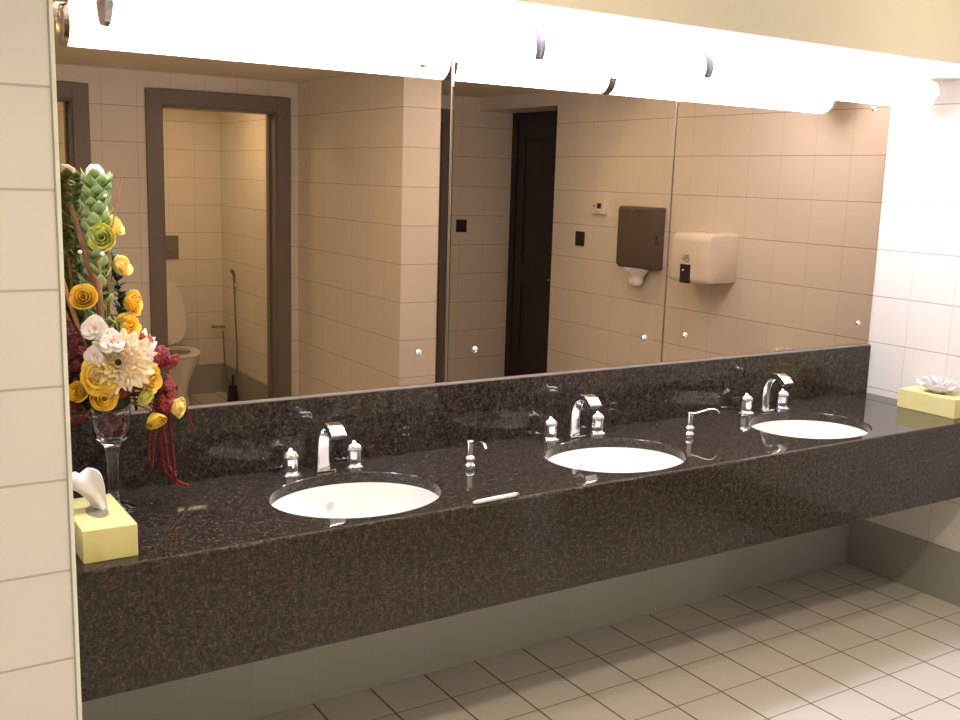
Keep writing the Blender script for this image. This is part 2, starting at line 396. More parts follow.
def soap(loc, rz, label):
    r = thing('soap_pump', label, 'soap dispenser', loc, rz, 'chrome soap pumps set in the counter')
    MB().lathe([(.019, 0), (.019, .003), (.013, .008), (.012, .012), (.0175, .017), (.0185, .022), (.0165, .028), (.0105, .032), (.0105, .037)], n=24).build('collar', M['chrome'], r, smooth=True)
    MB().lathe([(.010, .037), (.010, .073), (.012, .074), (.012, .080), (.008, .082), (.0005, .082)], n=24).build('pump_head', M['chrome'], r, smooth=True)
    MB().tube([(.008, 0, .073), (.03, 0, .078), (.055, 0, .087), (.08, 0, .092), (.095, 0, .089), (.105, 0, .078)], [.0045, .0042, .004, .004, .004, .0045]).build('nozzle', M['chrome'], r, smooth=True)
soap((-2.195, -.232, ZC), math.radians(-95), 'short chrome soap pump between the flower-side sink and the middle sink')
soap((-1.273, -.237, ZC), math.radians(-28), 'chrome soap pump with long curved nozzle between middle and right sinks')

# ------------------------------------------------------------------ mirror panels
ZM0, ZM1 = 1.012, SOF-.004
panels = [(XS+.003, -2.1585, 'tall bronze mirror panel behind the flowers, left of the first seam', [(-2.259, 1.117), (-3.33, 1.117), (-2.259, 2.01)]),
          (-2.1525, -1.2155, 'middle bronze mirror panel between the two vertical seams', [(-2.046, 1.114), (-1.306, 1.110)]),
          (-1.2095, -.003, 'bronze mirror panel next to the right wall', [(-1.102, 1.108), (-.086, 1.107), (-.113, 2.009)])]
for a, b, lb, sc in panels:
    r = thing('mirror_panel', lb, 'mirror', ((a+b)/2, 0, ZM0), 0, 'frameless bronze mirror panels')
    h = (b-a)/2
    MB().box(-h, h, -.007, -.001, 0, ZM1-ZM0).build('glass', M['mirror'], r, bevel=.0018, seg=1)
    for x, z in sc:
        s_ = MB().lathe([(.0115, 0), (.0115, .003), (.009, .007), (.004, .009), (.0005, .0095)], n=20)
        s_.xf(Matrix.Translation((x-(a+b)/2, -.007, z-ZM0)) @ Matrix.Rotation(PI/2, 4, 'X'))
        s_.build('screw_cap', M['chrome'], r, smooth=True)
for k, x in enumerate((-2.1555, -1.2125)):
    o = MB().box(x-.0028, x+.0028, -.003, -.001, ZM0, ZM1).build('trim_%d' % (3+k), M['mirror_edge']); struct(o)
struct(MB().box(XS+.003, -.003, -.016, -.001, 1.0055, 1.0115).build('trim_5', M['channel']))

# ------------------------------------------------------------------ vanity light
LY, LZ, LR = -.252, 2.052, .056
lx0, lx1 = -3.25, -.125
vl = thing('vanity_light', 'long glowing tubular wall light mounted above the mirror under the soffit', 'light', ((lx0+lx1)/2, LY, SOF))
cz = LZ-SOF; h = (lx1-lx0)/2
def ringx(x, r, n=28): return [(x, r*math.cos(2*PI*j/n), cz+r*math.sin(2*PI*j/n)) for j in range(n)]
MB().rings([ringx(-h+.012, LR*.93), ringx(-h+.018, LR), ringx(h-.02, LR), ringx(h-.006, LR*.93), ringx(h, LR*.8)]).build('diffuser', M['lamp'], vl, smooth=True)
MB().box(-h+.01, h-.02, -.03, .03, -.012, -.0005).build('mounting_plate', M['lamp_body'], vl, bevel=.002)
MB().rings([ringx(h+.010, LR*.8), ringx(h+.008, LR*.97), ringx(h-.008, LR*1.03), ringx(h-.014, LR*1.02)]).build('end_cap', M['lamp_body'], vl, smooth=True)
MB().rings([ringx(-h-.008, LR*.75), ringx(-h-.006, LR*.98), ringx(-h+.008, LR*1.02), ringx(-h+.012, LR*.9)]).build('end_cap', M['chrome_soft'], vl, smooth=True)
for cx in (-2.04, -1.362):
    for a0, a1, wd_ in ((122, 214, .021), (285, 425, .017)):          # front band and rear band of each clip
        cl = MB(); n = 16; rs = []
        for i in range(n+1):
            a = math.radians(a0+(a1-a0)*i/n); q = wd_*(1-.30*i/n)
            def pt(dx, r): return (cx-(lx0+lx1)/2+dx, r*math.cos(a), cz+r*math.sin(a))
            rs.append([pt(-q, LR+.0015), pt(q, LR+.0015), pt(q, LR+.005), pt(q*.2, LR+.0055), pt(0, LR+.0095), pt(-q*.2, LR+.0055), pt(-q, LR+.005)])
        cl.rings(rs); cl.build('clip_band', M['clip'], vl)

# ceiling lights of the room and of the cubicles, some of them added to lift dim surfaces
def downlight(loc, rad, glow, label, grp):
    r = thing('ceiling_light', label, 'light', loc, 0, grp)
    MB().lathe([(rad, -.003), (rad+.018, -.003), (rad+.02, -.008), (rad+.012, -.012), (rad, -.010)], n=32, cap=False).build('bezel', M['lamp_body'], r, smooth=True)
    MB().lathe([(.0005, -.005), (rad, -.005), (rad, -.002), (.0005, -.002)], n=32).build('lens', glow, r)
for x in (-.73, -2.0, -3.3, -4.3):  # the leftmost is an added lamp that brightens the stub wall
    downlight((x, -1.68, CE), .07, M['down'], 'round recessed ceiling downlight over the washroom floor', 'washroom ceiling downlights')
for x, z in ((-.70, TZ), (-2.3, TZ)):  # unseen lamps added in the bay to brighten the soffit front
    downlight((x, -1.2, z), .06, M['down'], 'added round downlight in the raised bay, brightening the soffit front', 'added ceiling bay downlights')
def panel_light(loc, label):
    r = thing('ceiling_light', label, 'light', loc)
    MB().box(-.11, .11, -.11, .11, -.012, -.0005).build('bezel', M['lamp_body'], r, bevel=.002)
    MB().box(-.095, .095, -.095, .095, -.016, -.0125).build('lens', M['stall'], r)
panel_light((-1.83, -3.88, CE), 'square ceiling light inside the cubicle with the toilet')
panel_light((-3.0, -3.88, CE), 'square ceiling light inside the leftmost cubicle')

# ------------------------------------------------------------------ right wall equipment
pd = thing('paper_towel_dispenser', 'smoked brown paper towel dispenser on the right wall beside the hand dryer', 'dispenser', (0, -1.49, 1.21))
prof = [(0, .0), (-.075, .0), (-.10, .02), (-.10, .325), (-.09, .34), (0, .34)]
m = MB().rings([[(x, -.142, z) for x, z in prof], [(x, .142, z) for x, z in prof]])
m.build('cover', M['plastic_br'], pd, bevel=.008, seg=3)
MB().box(-.106, -.099, -.02, .02, .312, .322).build('lock', M['chrome_soft'], pd, bevel=.001)
MB().box(-.07, -.05, .1415, .1435, .14, .19).build('side_window', M['plastic_k'], pd)
tw = MB(); n = 28
rs = []
for i, (r_, z) in enumerate([(.068, .004), (.064, -.008), (.052, -.022), (.040, -.036), (.036, -.055), (.040, -.072), (.033, -.088), (.012, -.094)]):
    rs.append([(-.055+r_*.8*math.cos(2*PI*j/n)*(1+.12*math.cos(5*2*PI*j/n+i)), r_*1.25*math.sin(2*PI*j/n)*(1+.1*math.sin(4*2*PI*j/n+i)), z) for j in range(n)])
tw.rings(rs); o = tw.build('paper_towel', M['tissue'], None, smooth=True); o.location = (0, -1.50, 1.21)
tag(o, 'white paper towel end hanging out of the brown dispenser', 'paper towel')

hd = thing('hand_dryer', 'white wall-mounted electric hand dryer with dark sensor window', 'hand dryer', (0, -.94, 1.19))
m = MB(); n = 10; rs = []
def dryer_ring(y, dep, z0, z1, r):
    out = []
    pts = [(0, z0), (-dep+r, z0), (-dep, z0+r), (-dep, z1-r*1.6), (-dep+r*1.6, z1), (0, z1)]
    P = []
    P.append((0, z0));
    for q in range(6):
        a = -PI/2-q*PI/10; P.append((-dep+r+r*math.cos(a), z0+r+r*math.sin(a)))
    R2 = r*1.9
    for q in range(8):
        a = PI-q*PI/14; P.append((-dep+R2+R2*math.cos(a), z1-R2+R2*math.sin(a)))
    P.append((0, z1))
    return [(x, y, z) for x, z in P]
for y, dep, z0, z1, r_ in [(-.190, .150, .03, .218, .02), (-.184, .170, .016, .232, .022), (-.165, .190, .006, .244, .024), (-.12, .2, 0, .252, .025), (.06, .2, 0, .252, .025), (.105, .197, .002, .249, .024), (.12, .188, .007, .243, .022), (.125, .17, .016, .232, .02)]:
    rs.append(dryer_ring(y, dep, z0, z1, r_))
m.rings(rs); m.build('housing', M['plastic_w'], hd, smooth=True, bevel=.002)
MB().box(-.205, -.196, -.062, .008, -.002, .092).build('sensor_window', M['plastic_k'], hd, bevel=.003)
MB().ball((-.206, -.035, .062), .007, 12, 8).build('sensor_lens', M['chrome'], hd, smooth=True)
m = MB()
for k in range(3):
    pts = [(-.2012, -.027+.026*math.cos(a)*(1-.2*k), .120+.009*k+.004*math.sin(2*a+k)) for a in [PI*q/8 for q in range(9)]]
    m.tube(pts, .0022, 6)
m.tube([(-.2012, -.045+.0, .112), (-.2012, -.02, .105), (-.2012, .0, .113)], .0025, 6)
m.build('printed_symbol', M['badge'], hd)

th = thing('thermostat', 'small white thermostat with dark display high on the right wall', 'thermostat', (0, -1.905, 1.49))
MB().box(-.024, -.0005, -.058, .058, 0, .098).build('case', M['plastic_w'], th, bevel=.005)
MB().box(-.0255, -.0235, -.006, .028, .035, .065).build('display', M['plastic_k'], th)
MB().box(-.027, -.0235, -.040, -.028, .045, .054).build('slider', M['badge'], th)
MB().box(-.0255, -.0235, -.02, .02, .012, .016).build('marking', M['badge'], th)
def switch(loc, rz, label):
    s_ = thing('light_switch', label, 'switch', loc, rz, 'dark wall switches')
    MB().box(-.042, .042, -.008, -.0003, 0, .086).build('plate', M['switch'], s_, bevel=.002)
    MB().box(-.016, .016, -.013, -.008, .024, .062).build('rocker', M['switch'], s_, bevel=.002)
switch((0, -2.086, 1.295), -PI/2, 'dark square switch plate on the right wall below the thermostat')
switch((-.126, D, 1.31), PI, 'dark square switch plate on the tiled wall beside the black door')

# ------------------------------------------------------------------ cubicle fittings
XT = -1.80
to = thing('toilet', 'white toilet with raised lid in the open cubicle', 'toilet', (XT, DS+.009, 0), PI)
def egg(w, l, y0, z, n=36, off=0):
    out = []
    for j in range(n):
        a = 2*PI*j/n; x = w*math.cos(a); y = math.sin(a)
        yy = y0 + (l*.62*y if y > 0 else l*.38*y)
        out.append((x, -yy, z))
    return out
# local frame is turned by 180 degrees: local -y points away from the rear wall
m = MB().rings([egg(.10, .42, .32, 0), egg(.105, .44, .32, .02), egg(.085, .38, .31, .12), egg(.10, .42, .31, .20), egg(.15, .47, .30, .29), egg(.18, .50, .30, .355), egg(.182, .51, .30, .385)])
m.box(-.1, .1, -.28, -.002, .10, .36)
m.build('bowl', M['ceramic'], to, smooth=True)
m = MB(); a = egg(.188, .52, .30, .388); b = egg(.190, .525, .30, .402); c = egg(.118, .34, .32, .404); d = egg(.118, .34, .32, .388)
m.rings([a, b, c, d, a], cap=False); m.build('seat', M['ceramic'], to, smooth=True)
MB().rings([egg(.112, .33, .32, .386), egg(.11, .32, .32, .37), egg(.07, .2, .32, .30)]).build('water_well', M['grey'], to, smooth=True)
def lid_out(k, z):
    out = []
    for j in range(36):
        t = 2*PI*j/36; v = math.sin(t); hw = .185*(1-.10*max(0, v)-.0*v)
        x = math.copysign(abs(math.cos(t))**.62, math.cos(t))*hw*k*(1-.22*(v+1)/2)
        out.append((x, z, .235+.235*k*math.copysign(abs(v)**.75, v)))
    return out
m = MB().rings([lid_out(1, 0), lid_out(1, .014), lid_out(.93, .022)])
m.xf(Matrix.Translation((0, -.125, .415)) @ Matrix.Rotation(math.radians(-5), 4, 'X'))
lid = m.build('lid', M['ceramic'], to, smooth=True)
for hx in (-.09, .06): MB().box(hx, hx+.03, -.115, -.085, .40, .425).build('hinge', M['chrome_soft'], to, bevel=.003)
fp = MB().box(-.1, .1, 0, .012, 0, .17).box(-.07, -.005, .012, .017, .05, .13).box(.005, .07, .012, .017, .05, .13).build('flush_plate', M['grey'], None, bevel=.003)
fp.location = (-1.745, DS, 1.03); tag(fp, 'grey flush plate on the cubicle rear wall above the toilet', 'flush plate')
sp = thing('bidet_sprayer', 'hand bidet sprayer with hanging hose on the cubicle side wall', 'sprayer', (-1.313, -4.41, .82))
MB().box(-.035, -.001, -.012, .012, .03, .055).build('holder', M['plastic_w'], sp, bevel=.003)
MB().tube([(-.032, 0, -.02), (-.032, 0, .06), (-.034, 0, .11), (-.045, 0, .14), (-.06, 0, .15)], [.008, .009, .011, .014, .012]).build('spray_head', M['grey'], sp, smooth=True)
MB().tube([(-.032, 0, -.02), (-.03, .0, -.15), (-.026, .02, -.4), (-.03, .03, -.6), (-.04, 0, -.69), (-.05, -.08, -.705), (-.05, -.16, -.66), (-.045, -.21, -.5), (-.045, -.24, -.33)], .006, 8).build('hose', M['grey'], sp, smooth=True)
vv = thing('angle_valve', 'small brass water valve in the corner of the cubicle', 'valve', (-1.39, DS, .515))
MB().tube([(0, 0.001, 0), (0, .05, 0)], .010).tube([(-.03, .04, 0), (.05, .04, 0)], .008).ball((.05, .04, 0), .016).build('body', M['brass'], vv, smooth=True)
MB().tube([(.05, .04, 0), (.05, .075, 0)], .006).lathe([(.015, 0), (.018, .006), (.015, .012)], (.05, .075, -.006), 12).build('knob', M['brass'], vv, smooth=True)
tb = thing('toilet_brush', 'slim black brush holder on the cubicle floor below the sprayer', 'brush', (-1.372, -4.40, 0))
MB().lathe([(.04, 0), (.042, .01), (.034, .09), (.03, .12)], n=20).build('holder', M['plastic_k'], tb, smooth=True)
MB().tube([(0, 0, .1), (.003, 0, .2)], .007).build('handle', M['plastic_k'], tb, smooth=True)

# ------------------------------------------------------------------ tissue boxes
def tissue_box(loc, rz, label):
    r = thing('tissue_box', label, 'tissue box', loc, rz, 'yellow tissue boxes on the counter')
    W, Ld, H = .06, .128, .077
    MB().box(-W, W, -Ld, Ld, 0, H).build('box', M['card'], r, bevel=.002)
    MB().lathe([(.0005, 0), (1, 0), (1, .0008), (.0005, .0008)], (0, 0, H), 28, sx=.024, sy=.05).build('slot', M['card_dk'], r)
    return r
tissue_box((-3.339, -.408, ZC), math.radians(.5), 'yellow tissue box at the left end of the counter beside the vase')
tissue_box((-.070, -.395, ZC), math.radians(.5), 'yellow tissue box at the right end of the counter against the tiled wall')
def wob(j, n, i, amp): return 1+amp*math.sin(3*2*PI*j/n+i*1.3)+amp*.7*math.sin(7*2*PI*j/n-i*.9)
m = MB(); n = 48; rs = []
for i, (xa, za, xb, zb, th_) in enumerate([(-.014, -.003, .016, -.003, .016), (-.020, .012, .015, .012, .019), (-.032, .030, .012, .032, .021), (-.046, .046, .010, .052, .023), (-.068, .060, .008, .068, .026), (-.078, .070, .005, .082, .028), (-.080, .082, .002, .096, .028), (-.074, .094, -.002, .107, .024), (-.062, .102, -.006, .113, .016), (-.050, .106, -.010, .1145, .006)]):
    ring = []
    for j in range(n):
        a = 2*PI*j/n; u = .5+.5*math.cos(a); k = .5+.5*math.copysign(abs(math.cos(a))**.8, math.cos(a))
        y = .6*th_*math.copysign(abs(math.sin(a))**.6, math.sin(a))*(1+.25*math.sin(5*a+i*.5))+.009*math.sin(9*u+i*.3)-.016*u
        ring.append((xa+(xb-xa)*k, y, za+(zb-za)*k+.004*math.sin(k*7+i*.3)))
    rs.append(ring)
m.rings(rs); o = m.build('tissue', M['tissue'], None, smooth=True); o.location = (-3.328, -.38, ZC+.077); o.scale = (1, 1, .88)
tag(o, 'white tissue pulled up and drooping from the left yellow box', 'tissue', 'tissues standing out of the boxes')
m = MB(); n = 90
for q, (R0, H0, ph) in enumerate([(.052, .034, 0), (.040, .050, 1.7), (.022, .058, 3.1)]):
    rs = []
    for i, (k, z) in enumerate([(.25, -.003), (.45, .01), (.8, .6*H0), (1.0, H0), (1.1, H0*.93)]):
        rs.append([(R0*.85*k*math.cos(2*PI*j/n)*(1+.22*math.sin(7*2*PI*j/n+ph+i*.4)), R0*1.45*k*math.sin(2*PI*j/n)*(1+.2*math.sin(5*2*PI*j/n+ph)), z*(1+.15*math.sin(9*2*PI*j/n+ph*2))) for j in range(n)])
    m.rings(rs, cap=False)
o = m.build('tissue', M['tissue'], None, smooth=True, solid=.0008); o.location = (-.066, -.40, ZC+.078)
tag(o, 'crumpled white tissue standing out of the right yellow box', 'tissue', 'tissues standing out of the boxes')

pen = thing('pen', 'slim white pen lying along the front edge of the granite counter', 'pen', (-2.316, -.568, ZC), math.radians(3))
MB().rings([[(x, r*math.cos(2*PI*j/16), .0064+r*math.sin(2*PI*j/16)) for j in range(16)] for x, r in ((-.078, .001), (-.074, .004), (-.060, .0058), (.06, .0062), (.068, .0062))]).build('barrel', M['tissue'], pen, smooth=True)
MB().rings([[(x, r*math.cos(2*PI*j/16), .0064+r*math.sin(2*PI*j/16)) for j in range(16)] for x, r in ((.068, .0058), (.076, .0058), (.079, .0035))]).build('end_plug', M['grey'], pen, smooth=True)

# ------------------------------------------------------------------ flower arrangement
VX, VY = -3.248, -.172
va = thing('goblet_vase', 'tall clear glass goblet vase on a slim stem at the left end of the counter', 'vase', (VX, VY, ZC))
outer = [(.0005, .001), (.052, .001), (.054, .003), (.050, .006), (.034, .010), (.020, .018), (.0145, .030), (.013, .05), (.0135, .09), (.014, .125), (.0155, .150), (.019, .168), (.022, .174), (.030, .182), (.041, .194), (.0470, .215), (.0485, .240), (.049, .275)]
inner = [(.0465, .275), (.046, .240), (.0445, .217), (.0385, .199), (.027, .190), (.012, .187), (.0005, .186)]
MB().lathe(outer+inner, n=40, cap=False).build('goblet', M['glass'], va, smooth=True)
FO = Vector((VX, VY, 1.085))
fm = MB().ball((0, 0, 0), .05, 16, 10, sc=(1, 1, .62)).build('floral_foam', M['foam'], None, smooth=True); fm.location = FO
tag(fm, 'dark green floral foam ball in the rim of the glass vase', 'foam')

RUFF = [0.]
def petal(mb, R, h, phi, half, curl, mi=0, nu=6, nv=5, bulge=1.0, tilt=0.):
    pj = random.random()*6; nu = 12 if RUFF[0] else nu
    def fn(u, v):
        a = phi+half*(2*u-1); uu = (2*u-1)
        r = R*bulge*(.18+.82*math.sin(min(1, v*1.15)*PI/2)**.8)+curl*R*v**4*(1-.3*uu*uu)
        z = h*(v*(1-.22*uu*uu)-.25*curl*v**5)
        r *= 1+RUFF[0]*v*math.sin(11*u+pj); z *= 1+RUFF[0]*1.3*v*math.cos(13*u+pj*2)
        return (r*math.cos(a), r*math.sin(a), z+tilt*r)
    mb.grid(fn, nu, nv, mi)
def pointed(name, loc, d, r, n, label, grp):
    R = thing(name, label, 'flower', loc, 0, grp); q = orient(loc, d); R.rotation_mode = 'QUATERNION'; R.rotation_quaternion = q
    m = MB()
    for lay, (k, cnt, up) in enumerate(((1, 3, .15), (.95, 2, .35), (.45, 3, .9))):
        for j in range(cnt):
            a = 2*PI*j/cnt+lay*1.05+(.5 if lay == 1 else 0); s0 = len(m.v)
            m.grid(lambda u, v: ((u-.5)*r*k*1.25*math.sin(PI*min(1, .06+.90*v))**.8, r*k*v, r*k*up*math.sin(v*2.2)+.12*r*(2*u-1)**2-.02*r*math.sin(9*u+5*v)), 6, 6)
            m.xf(Matrix.Rotation(a, 4, 'Z'), s0)
    m.build('petals', M['white_petal'], R, smooth=True, solid=.0006)
    MB().ball((0, 0, r*.18), r*.13, 10, 6, sc=(1, 1, 1.6)).build('flower_centre', M['rose_pale'], R, smooth=True)
    e = (Matrix.Translation(loc) @ q.to_matrix().to_4x4()).inverted() @ FO; c = Vector((0, 0, -r*1.2))
    MB().tube([Vector((0, 0, 0)).lerp(c, t).lerp(c.lerp(e, t), t) for t in (0, .2, .4, .6, .8, 1)], .0016, 6).build('stem', M['stem'], R, smooth=True)
def orient(loc, d):
    q = Vector(d).normalized().to_track_quat('Z', 'Y'); return q
def bloom(name, loc, d, r, mt, label, cat, grp, openness=.35, layers=((.35, 1.15, 2), (.6, 1.12, 3), (.85, 1.05, 4), (1.05, .95, 5)), long=1.7, stemmat='stem', calyx=True):
    R = thing(name, label, cat, loc, 0, grp); q = orient(loc, d); R.rotation_mode = 'QUATERNION'; R.rotation_quaternion = q
    m = MB(); a0 = random.random()*6
    for k, (kr, kh, n) in enumerate(layers):
        for j in range(n):
            petal(m, r*kr, r*long*kh, a0+2*PI*j/n+k*.7+random.uniform(-.15, .15), PI/n*1.25, openness*(k/len(layers))*random.uniform(.7, 1.3))
    m.xf(Matrix.Translation((0, 0, -r*long*.5)))
    m.build('blossom', mt, R, smooth=True, solid=.0006)
    if calyx:
        c = MB()
        for j in range(5):
            c.grid(lambda u, v, j=j: ((r*(.3+.75*v))*math.cos(2*PI*j/5+(u-.5)*.9*(1-v)), (r*(.3+.75*v))*math.sin(2*PI*j/5+(u-.5)*.9*(1-v)), -r*long*.5+r*.5*v*v), 2, 3)
        c.ball((0, 0, -r*long*.5), r*.34, 8, 6)
        c.build('calyx', M['leaf'], R, smooth=True)
    inv = (Matrix.Translation(loc) @ q.to_matrix().to_4x4()).inverted()
    e = inv @ FO; p0 = Vector((0, 0, -r*long*.5)); p1 = p0+Vector((0, 0, -r*1.2))
    pts = [p0.lerp(p1, t).lerp(p1.lerp(e, t), t) for t in [k/8 for k in range(9)]]
    MB().tube(pts, .0016, 6).build('stem', M[stemmat], R, smooth=True)
    return R
RG = 'yellow roses in the vase'
roses = [((-3.261, -.20, 1.500), (-.4, -1, .15), .027, 'rose_green', 'green-tinged yellow rose, the highest large one beside the green flower spike'),
 ((-3.226, -.165, 1.524), (.7, -.5, .5), .022, 'rose_pale', 'pale yellow rose tucked behind the green-tinged rose near the top'),
 ((-3.214, -.17, 1.425), (.6, -.7, .5), .023, 'rose_pale', 'pale yellow rosebud alone on the right side, halfway up the arrangement'),
 ((-3.313, -.22, 1.355), (-.3, -1, .4), .025, 'rose_amber', 'yellow-orange rose on the left of the brown twig'),
 ((-3.192, -.18, 1.334), (.8, -.7, .2), .025, 'rose_gold', 'golden rose at the right edge, next below the lone pale bud'),
 ((-3.213, -.21, 1.277), (.2, -.8, .6), .026, 'rose_gold', 'golden rose just above the white ruffled bloom'),
 ((-3.295, -.27, 1.169), (-.1, -1, .2), .027, 'rose_gold', 'wide open golden rose below the peach bloom'),
 ((-3.287, -.27, 1.118), (.0, -1, -.1), .027, 'rose_gold', 'golden rose directly above the vase rim'),
 ((-3.339, -.25, 1.129), (-.6, -1, .3), .020, 'rose_gold', 'small yellow rose at the lower left edge by the tiled wall'),
 ((-3.170, -.24, 1.143), (.5, -.9, .1), .027, 'rose_amber', 'yellow rose with red-flushed petals to the right of the peach bloom'),
 ((-3.183, -.25, 1.105), (.4, -1, -.4), .017, 'rose_green', 'small yellow-green bud under the red-flushed rose'),
 ((-3.155, -.24, 1.040), (.25, -.7, -.8), .022, 'rose_gold', 'yellow rose hanging lowest, head down beside the red tassels'),
 ((-3.095, -.22, 1.062), (.9, -.7, -.1), .023, 'rose_pale', 'pale yellow rose furthest right and low over the counter')]
for loc, d, r, mt, lb in roses:
    op = .9 if 'open' in lb else .35
    bloom('rose', loc, d, r, M[mt], lb, 'rose', RG, openness=op, long=1.25 if 'open' in lb else 1.6)
# white and peach blooms
pointed('white_orchid', (-3.298, -.265, 1.285), (-.4, -1, .2), .034, 5, 'white orchid-like flower at the top left of the pale blooms', 'white flowers in the middle of the arrangement')
pointed('white_orchid', (-3.268, -.28, 1.252), (.2, -1, .3), .034, 5, 'white flower to the lower right of the top orchid', 'white flowers in the middle of the arrangement')
pointed('white_orchid', (-3.303, -.27, 1.222), (-.6, -1, -.3), .026, 5, 'small drooping white flower at the left of the peach bloom', 'white flowers in the middle of the arrangement')
ruf = ((.3, 1.0, 5), (.5, 1.05, 7), (.75, 1., 9), (1.0, .85, 11), (1.25, .6, 12))
RUFF[0] = .11
bloom('ruffled_bloom', (-3.196, -.24, 1.204), (.4, -1, .3), .038, M['white_petal'], 'large white ruffled bloom on the right of the pale centre', 'flower', 'large ruffled blooms', .6, ruf, .9)
bloom('ruffled_bloom', (-3.249, -.275, 1.200), (-.1, -1, .15), .042, M['peach_petal'], 'large peach ruffled bloom in the centre above the golden roses', 'flower', 'large ruffled blooms', .6, ruf, .9)

RUFF[0] = 0.
# green flower spike with a white tip
gs = thing('flower_spike', 'tall green flower spike with a white tip, the topmost flower', 'flower', (-3.262, -.175, 1.12))
path = [(-3.262, -.175, 1.12), (-3.268, -.178, 1.25), (-3.276, -.18, 1.40), (-3.272, -.18, 1.52), (-3.266, -.175, 1.60), (-3.262, -.17, 1.65)]
L0 = Vector((-3.262, -.175, 1.12)); PL = [Vector(p)-L0 for p in path]
MB().tube(PL, [.005, .005, .005, .0045, .004, .003], 8).build('stem', M['leaf_lt'], gs, smooth=True)
def along(t):
    t *= len(PL)-1; i = min(int(t), len(PL)-2); return PL[i].lerp(PL[i+1], t-i)
m = MB()
for k in range(84):
    t = .16+.80*k/83; p = along(t); a = k*2.4; s0 = len(m.v); ln = .052*(1.0-.2*t); wd = .018
    m.grid(lambda u, v: ((u-.5)*2*wd*math.sin(PI*(.12+.86*v))*(1 if v < .97 else .3), -.004-.30*ln*math.sin(v*PI*.9)-.012*v*v, ln*v), 4, 5)
    m.xf(Matrix.Translation(p) @ Matrix.Rotation(a, 4, 'Z') @ Matrix.Rotation(math.radians(24+10*math.sin(k*1.7)), 4, 'X'), s0)
m.build('bracts', M['leaf_lt'], gs, smooth=True, solid=.0008)
m = MB()
for k in range(7):
    a = k*2.4; s0 = len(m.v); m.ball((0, 0, .012), .015, 8, 6, sc=(1, .8, 1.2))
    m.xf(Matrix.Translation(along(.97)+Vector((.006*math.cos(a)-.004, .008*math.sin(a)-.004, .004*(k % 3)))) @ Matrix.Rotation(a, 4, 'Z') @ Matrix.Rotation(.5, 4, 'X'), s0)
m.build('white_tip', M['white_petal'], gs, smooth=True)

def leafy(name, label, path, mt, n, ln, wd, rad=.003, ang=35, cat='foliage', grp=None):
    L0 = Vector(path[0]); P = [Vector(p)-L0 for p in path]
    R = thing(name, label, cat, path[0], 0, grp)
    MB().tube(P, rad, 7).build('stem', M['stem'], R, smooth=True)
    m = MB()
    for k in range(n):
        t = (.08+.92*k/n)*(len(P)-1); i = min(int(t), len(P)-2); p = P[i].lerp(P[i+1], t-i); a = k*2.4+random.uniform(-.3, .3); s0 = len(m.v); l = ln*random.uniform(.75, 1.15)
        m.grid(lambda u, v: ((u-.5)*2*wd*math.sin(PI*(.05+.93*v)), -.35*l*v*v, l*v*(1-.2*v)), 4, 5)
        m.xf(Matrix.Translation(p) @ Matrix.Rotation(a, 4, 'Z') @ Matrix.Rotation(math.radians(ang+random.uniform(-12, 14)), 4, 'X'), s0)
    m.build('leaf_blades', mt, R, smooth=True, solid=.0006)
    return R
leafy('leafy_branch', 'dark olive leafy branch standing behind the green flower spike on the left', [(-3.27, -.15, 1.10), (-3.30, -.14, 1.25), (-3.312, -.14, 1.42), (-3.312, -.14, 1.56), (-3.303, -.14, 1.635)], M['leaf_mid'], 64, .030, .010, ang=30, grp='leafy branches in the vase')
leafy('leafy_branch', 'dark glossy leafy branch rising behind the right-hand roses', [(-3.235, -.15, 1.10), (-3.215, -.145, 1.2), (-3.206, -.14, 1.32), (-3.226, -.14, 1.46)], M['leaf'], 52, .036, .012, ang=35, grp='leafy branches in the vase')
leafy('leafy_branch', 'short dark foliage spreading left behind the burgundy orchids', [(-3.26, -.16, 1.08), (-3.30, -.16, 1.13), (-3.345, -.16, 1.18), (-3.37, -.15, 1.26)], M['leaf'], 50, .040, .014, ang=60, grp='leafy branches in the vase')
leafy('leafy_branch', 'short dark foliage spreading right under the ruffled blooms', [(-3.24, -.18, 1.10), (-3.20, -.19, 1.13), (-3.15, -.20, 1.12), (-3.115, -.20, 1.08)], M['leaf'], 46, .038, .013, ang=60, grp='leafy branches in the vase')
leafy('leafy_branch', 'dark foliage drooping low on the left over the vase rim', [(-3.27, -.19, 1.09), (-3.31, -.21, 1.09), (-3.345, -.21, 1.07)], M['leaf'], 30, .036, .013, ang=80, grp='leafy branches in the vase')
leafy('leafy_branch', 'fresh green leaf sprig just left of the golden rose above the white bloom', [(-3.245, -.2, 1.15), (-3.236, -.225, 1.25), (-3.232, -.23, 1.30)], M['leaf_lt'], 9, .035, .009, ang=22, grp='leafy branches in the vase')

